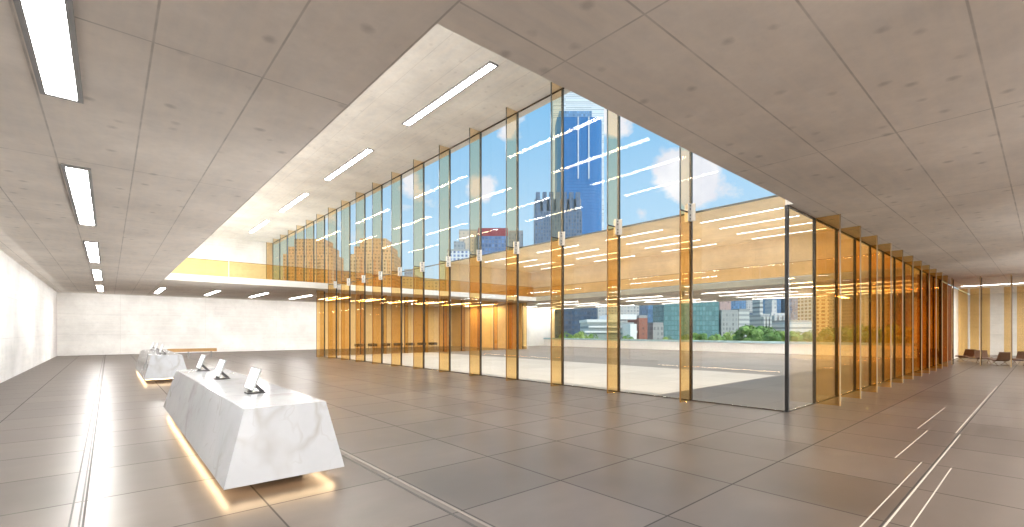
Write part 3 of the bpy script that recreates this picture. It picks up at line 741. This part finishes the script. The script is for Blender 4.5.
tl = [(566, 332, 15, 62, 0, 'low green tree before the dark glass office block'), (581, 331, 16, 66, 2, 'yellow green tree between dark glass block and white hall'),
      (594, 333, 12, 64, 0, 'small green tree at the foot of the white hall'), (628, 335, 14, 70, 1, 'dark green shrub like tree before the brick block'),
      (668, 336, 16, 66, 2, 'low yellow green tree at the foot of the teal glass block'), (688, 334, 14, 64, 0, 'low green tree beside the teal glass block behind a tall fin'),
      (701, 333, 15, 70, 1, 'dark green tree before the teal glass block'), (716, 333, 16, 66, 0, 'green tree below the pink stone tower'),
      (731, 331, 15, 64, 2, 'yellow green tree below the grey grid office'), (748, 325, 26, 58, 0, 'large round green tree below the striped office'),
      (766, 326, 24, 62, 1, 'large darker tree between striped office and corner post'), (780, 330, 16, 60, 2, 'yellow green tree hugging the black corner post'),
      (797, 331, 18, 62, 0, 'green tree just past the black corner post'), (812, 330, 18, 60, 1, 'dark green tree before the first amber fin')]
for a in tl: tree(a[5], a[0], a[1], a[2], a[3], a[4])
for k in range(9):
    px = 828 + 11.2 * k
    tree(f'amber tinted green tree behind the amber fins, {ORD[k]} past the first amber fin', px, 327 - (k * 1.2) % 4, 17, 60 - k, (0, 1, 2)[k % 3], 'trees seen through the amber fins')

# ------------------------------------------------------------------ sky, sun, camera
W = bpy.data.worlds.new('sky'); bpy.context.scene.world = W; W.use_nodes = True
nt = W.node_tree; nt.nodes.clear()
class WG(G):
    def __init__(s): s.t = nt
g = WG()
tc = nt.nodes.new('ShaderNodeTexCoord'); dirv = tc.outputs['Generated']
dx = g.xyz(dirv)
el = dx[2]
sky = g.mix(g.rng(el, 0.0, 0.45), (0.66, 0.85, 0.95), (0.24, 0.55, 0.87))
def pixdir(px, py):
    u, v = (px - CX) / F, (HY - py) / F
    d = Vector((CS * u + SN, -SN * u + CS, v)); return d.normalized()
field = None
for px, py, s, a in [(668, 166, .040, 1.0), (700, 176, .045, .9), (688, 192, .034, .7), (485, 184, .040, .85), (508, 126, .034, .65), (622, 125, .04, .6), (640, 214, .022, .55),
                     (420, 180, .08, .5), (598, 112, .05, .6), (740, 190, .03, .5), (700, 225, .03, .45), (330, 220, .10, .5)]:
    c = pixdir(px, py)
    nd = g.n('ShaderNodeVectorMath', _operation='DISTANCE'); g.put(nd.inputs[0], dirv); g.put(nd.inputs[1], tuple(c))
    q = g.ma('DIVIDE', nd.outputs['Value'], s)
    e = g.ma('MULTIPLY', g.ma('EXPONENT', g.ma('MULTIPLY', g.ma('MULTIPLY', q, q), -1.0)), a)
    field = e if field is None else g.ma('ADD', field, e)
nz = g.noise(g.scale(dirv, (1, 1, 1.5)), 14.0, 7, 0.6)
cl = g.rng(g.ma('ADD', field, g.ma('MULTIPLY', g.ma('SUBTRACT', nz, 0.5), 1.5)), 0.42, 0.66)
wide = g.rng(g.noise(g.scale(dirv, (1, 1, 2.2)), 3.0, 6, .6), .60, .80, 0, .35)
shade = g.mix(g.rng(g.noise(dirv, 10.0, 5), .35, .65), (0.80, 0.80, 0.86), (1.0, 0.98, 0.97))
col = g.mix(g.ma('MAXIMUM', g.ma('MULTIPLY', cl, .93), wide), sky, shade)
bg = nt.nodes.new('ShaderNodeBackground'); g.put(bg.inputs[0], col); g.put(bg.inputs[1], 1.0)
wo = nt.nodes.new('ShaderNodeOutputWorld'); nt.links.new(bg.outputs[0], wo.inputs[0])

sl = bpy.data.lights.new('sun', 'SUN'); sl.energy = 3.9; sl.angle = R(0.6); sl.color = (1.0, .95, .87)
so = bpy.data.objects.new('sun', sl); C.objects.link(so)
so.rotation_euler = Vector((0.02, .667, -1.0)).to_track_quat('-Z', 'Y').to_euler()

cam = bpy.data.cameras.new('camera'); co = bpy.data.objects.new('camera', cam); C.objects.link(co)
co.location = (0, 0, EYE); co.rotation_euler = (R(90), 0, -YAW)
cam.sensor_fit = 'HORIZONTAL'; cam.sensor_width = 36.0; cam.lens = F / 1024 * 36.0; cam.shift_y = (HY - 263.5) / 1024.0
cam.clip_end = 3000; cam.clip_start = .05
sc = bpy.context.scene; sc.camera = co
sc.view_settings.view_transform = 'Standard'; sc.view_settings.look = 'None'; sc.view_settings.exposure = 0.08
sc.cycles.transparent_max_bounces = 64; sc.cycles.max_bounces = 10; sc.cycles.diffuse_bounces = 5; sc.cycles.glossy_bounces = 5
sc.cycles.use_adaptive_sampling = False; sc.cycles.sample_clamp_indirect = 3.0; sc.cycles.caustics_reflective = False; sc.cycles.caustics_refractive = False
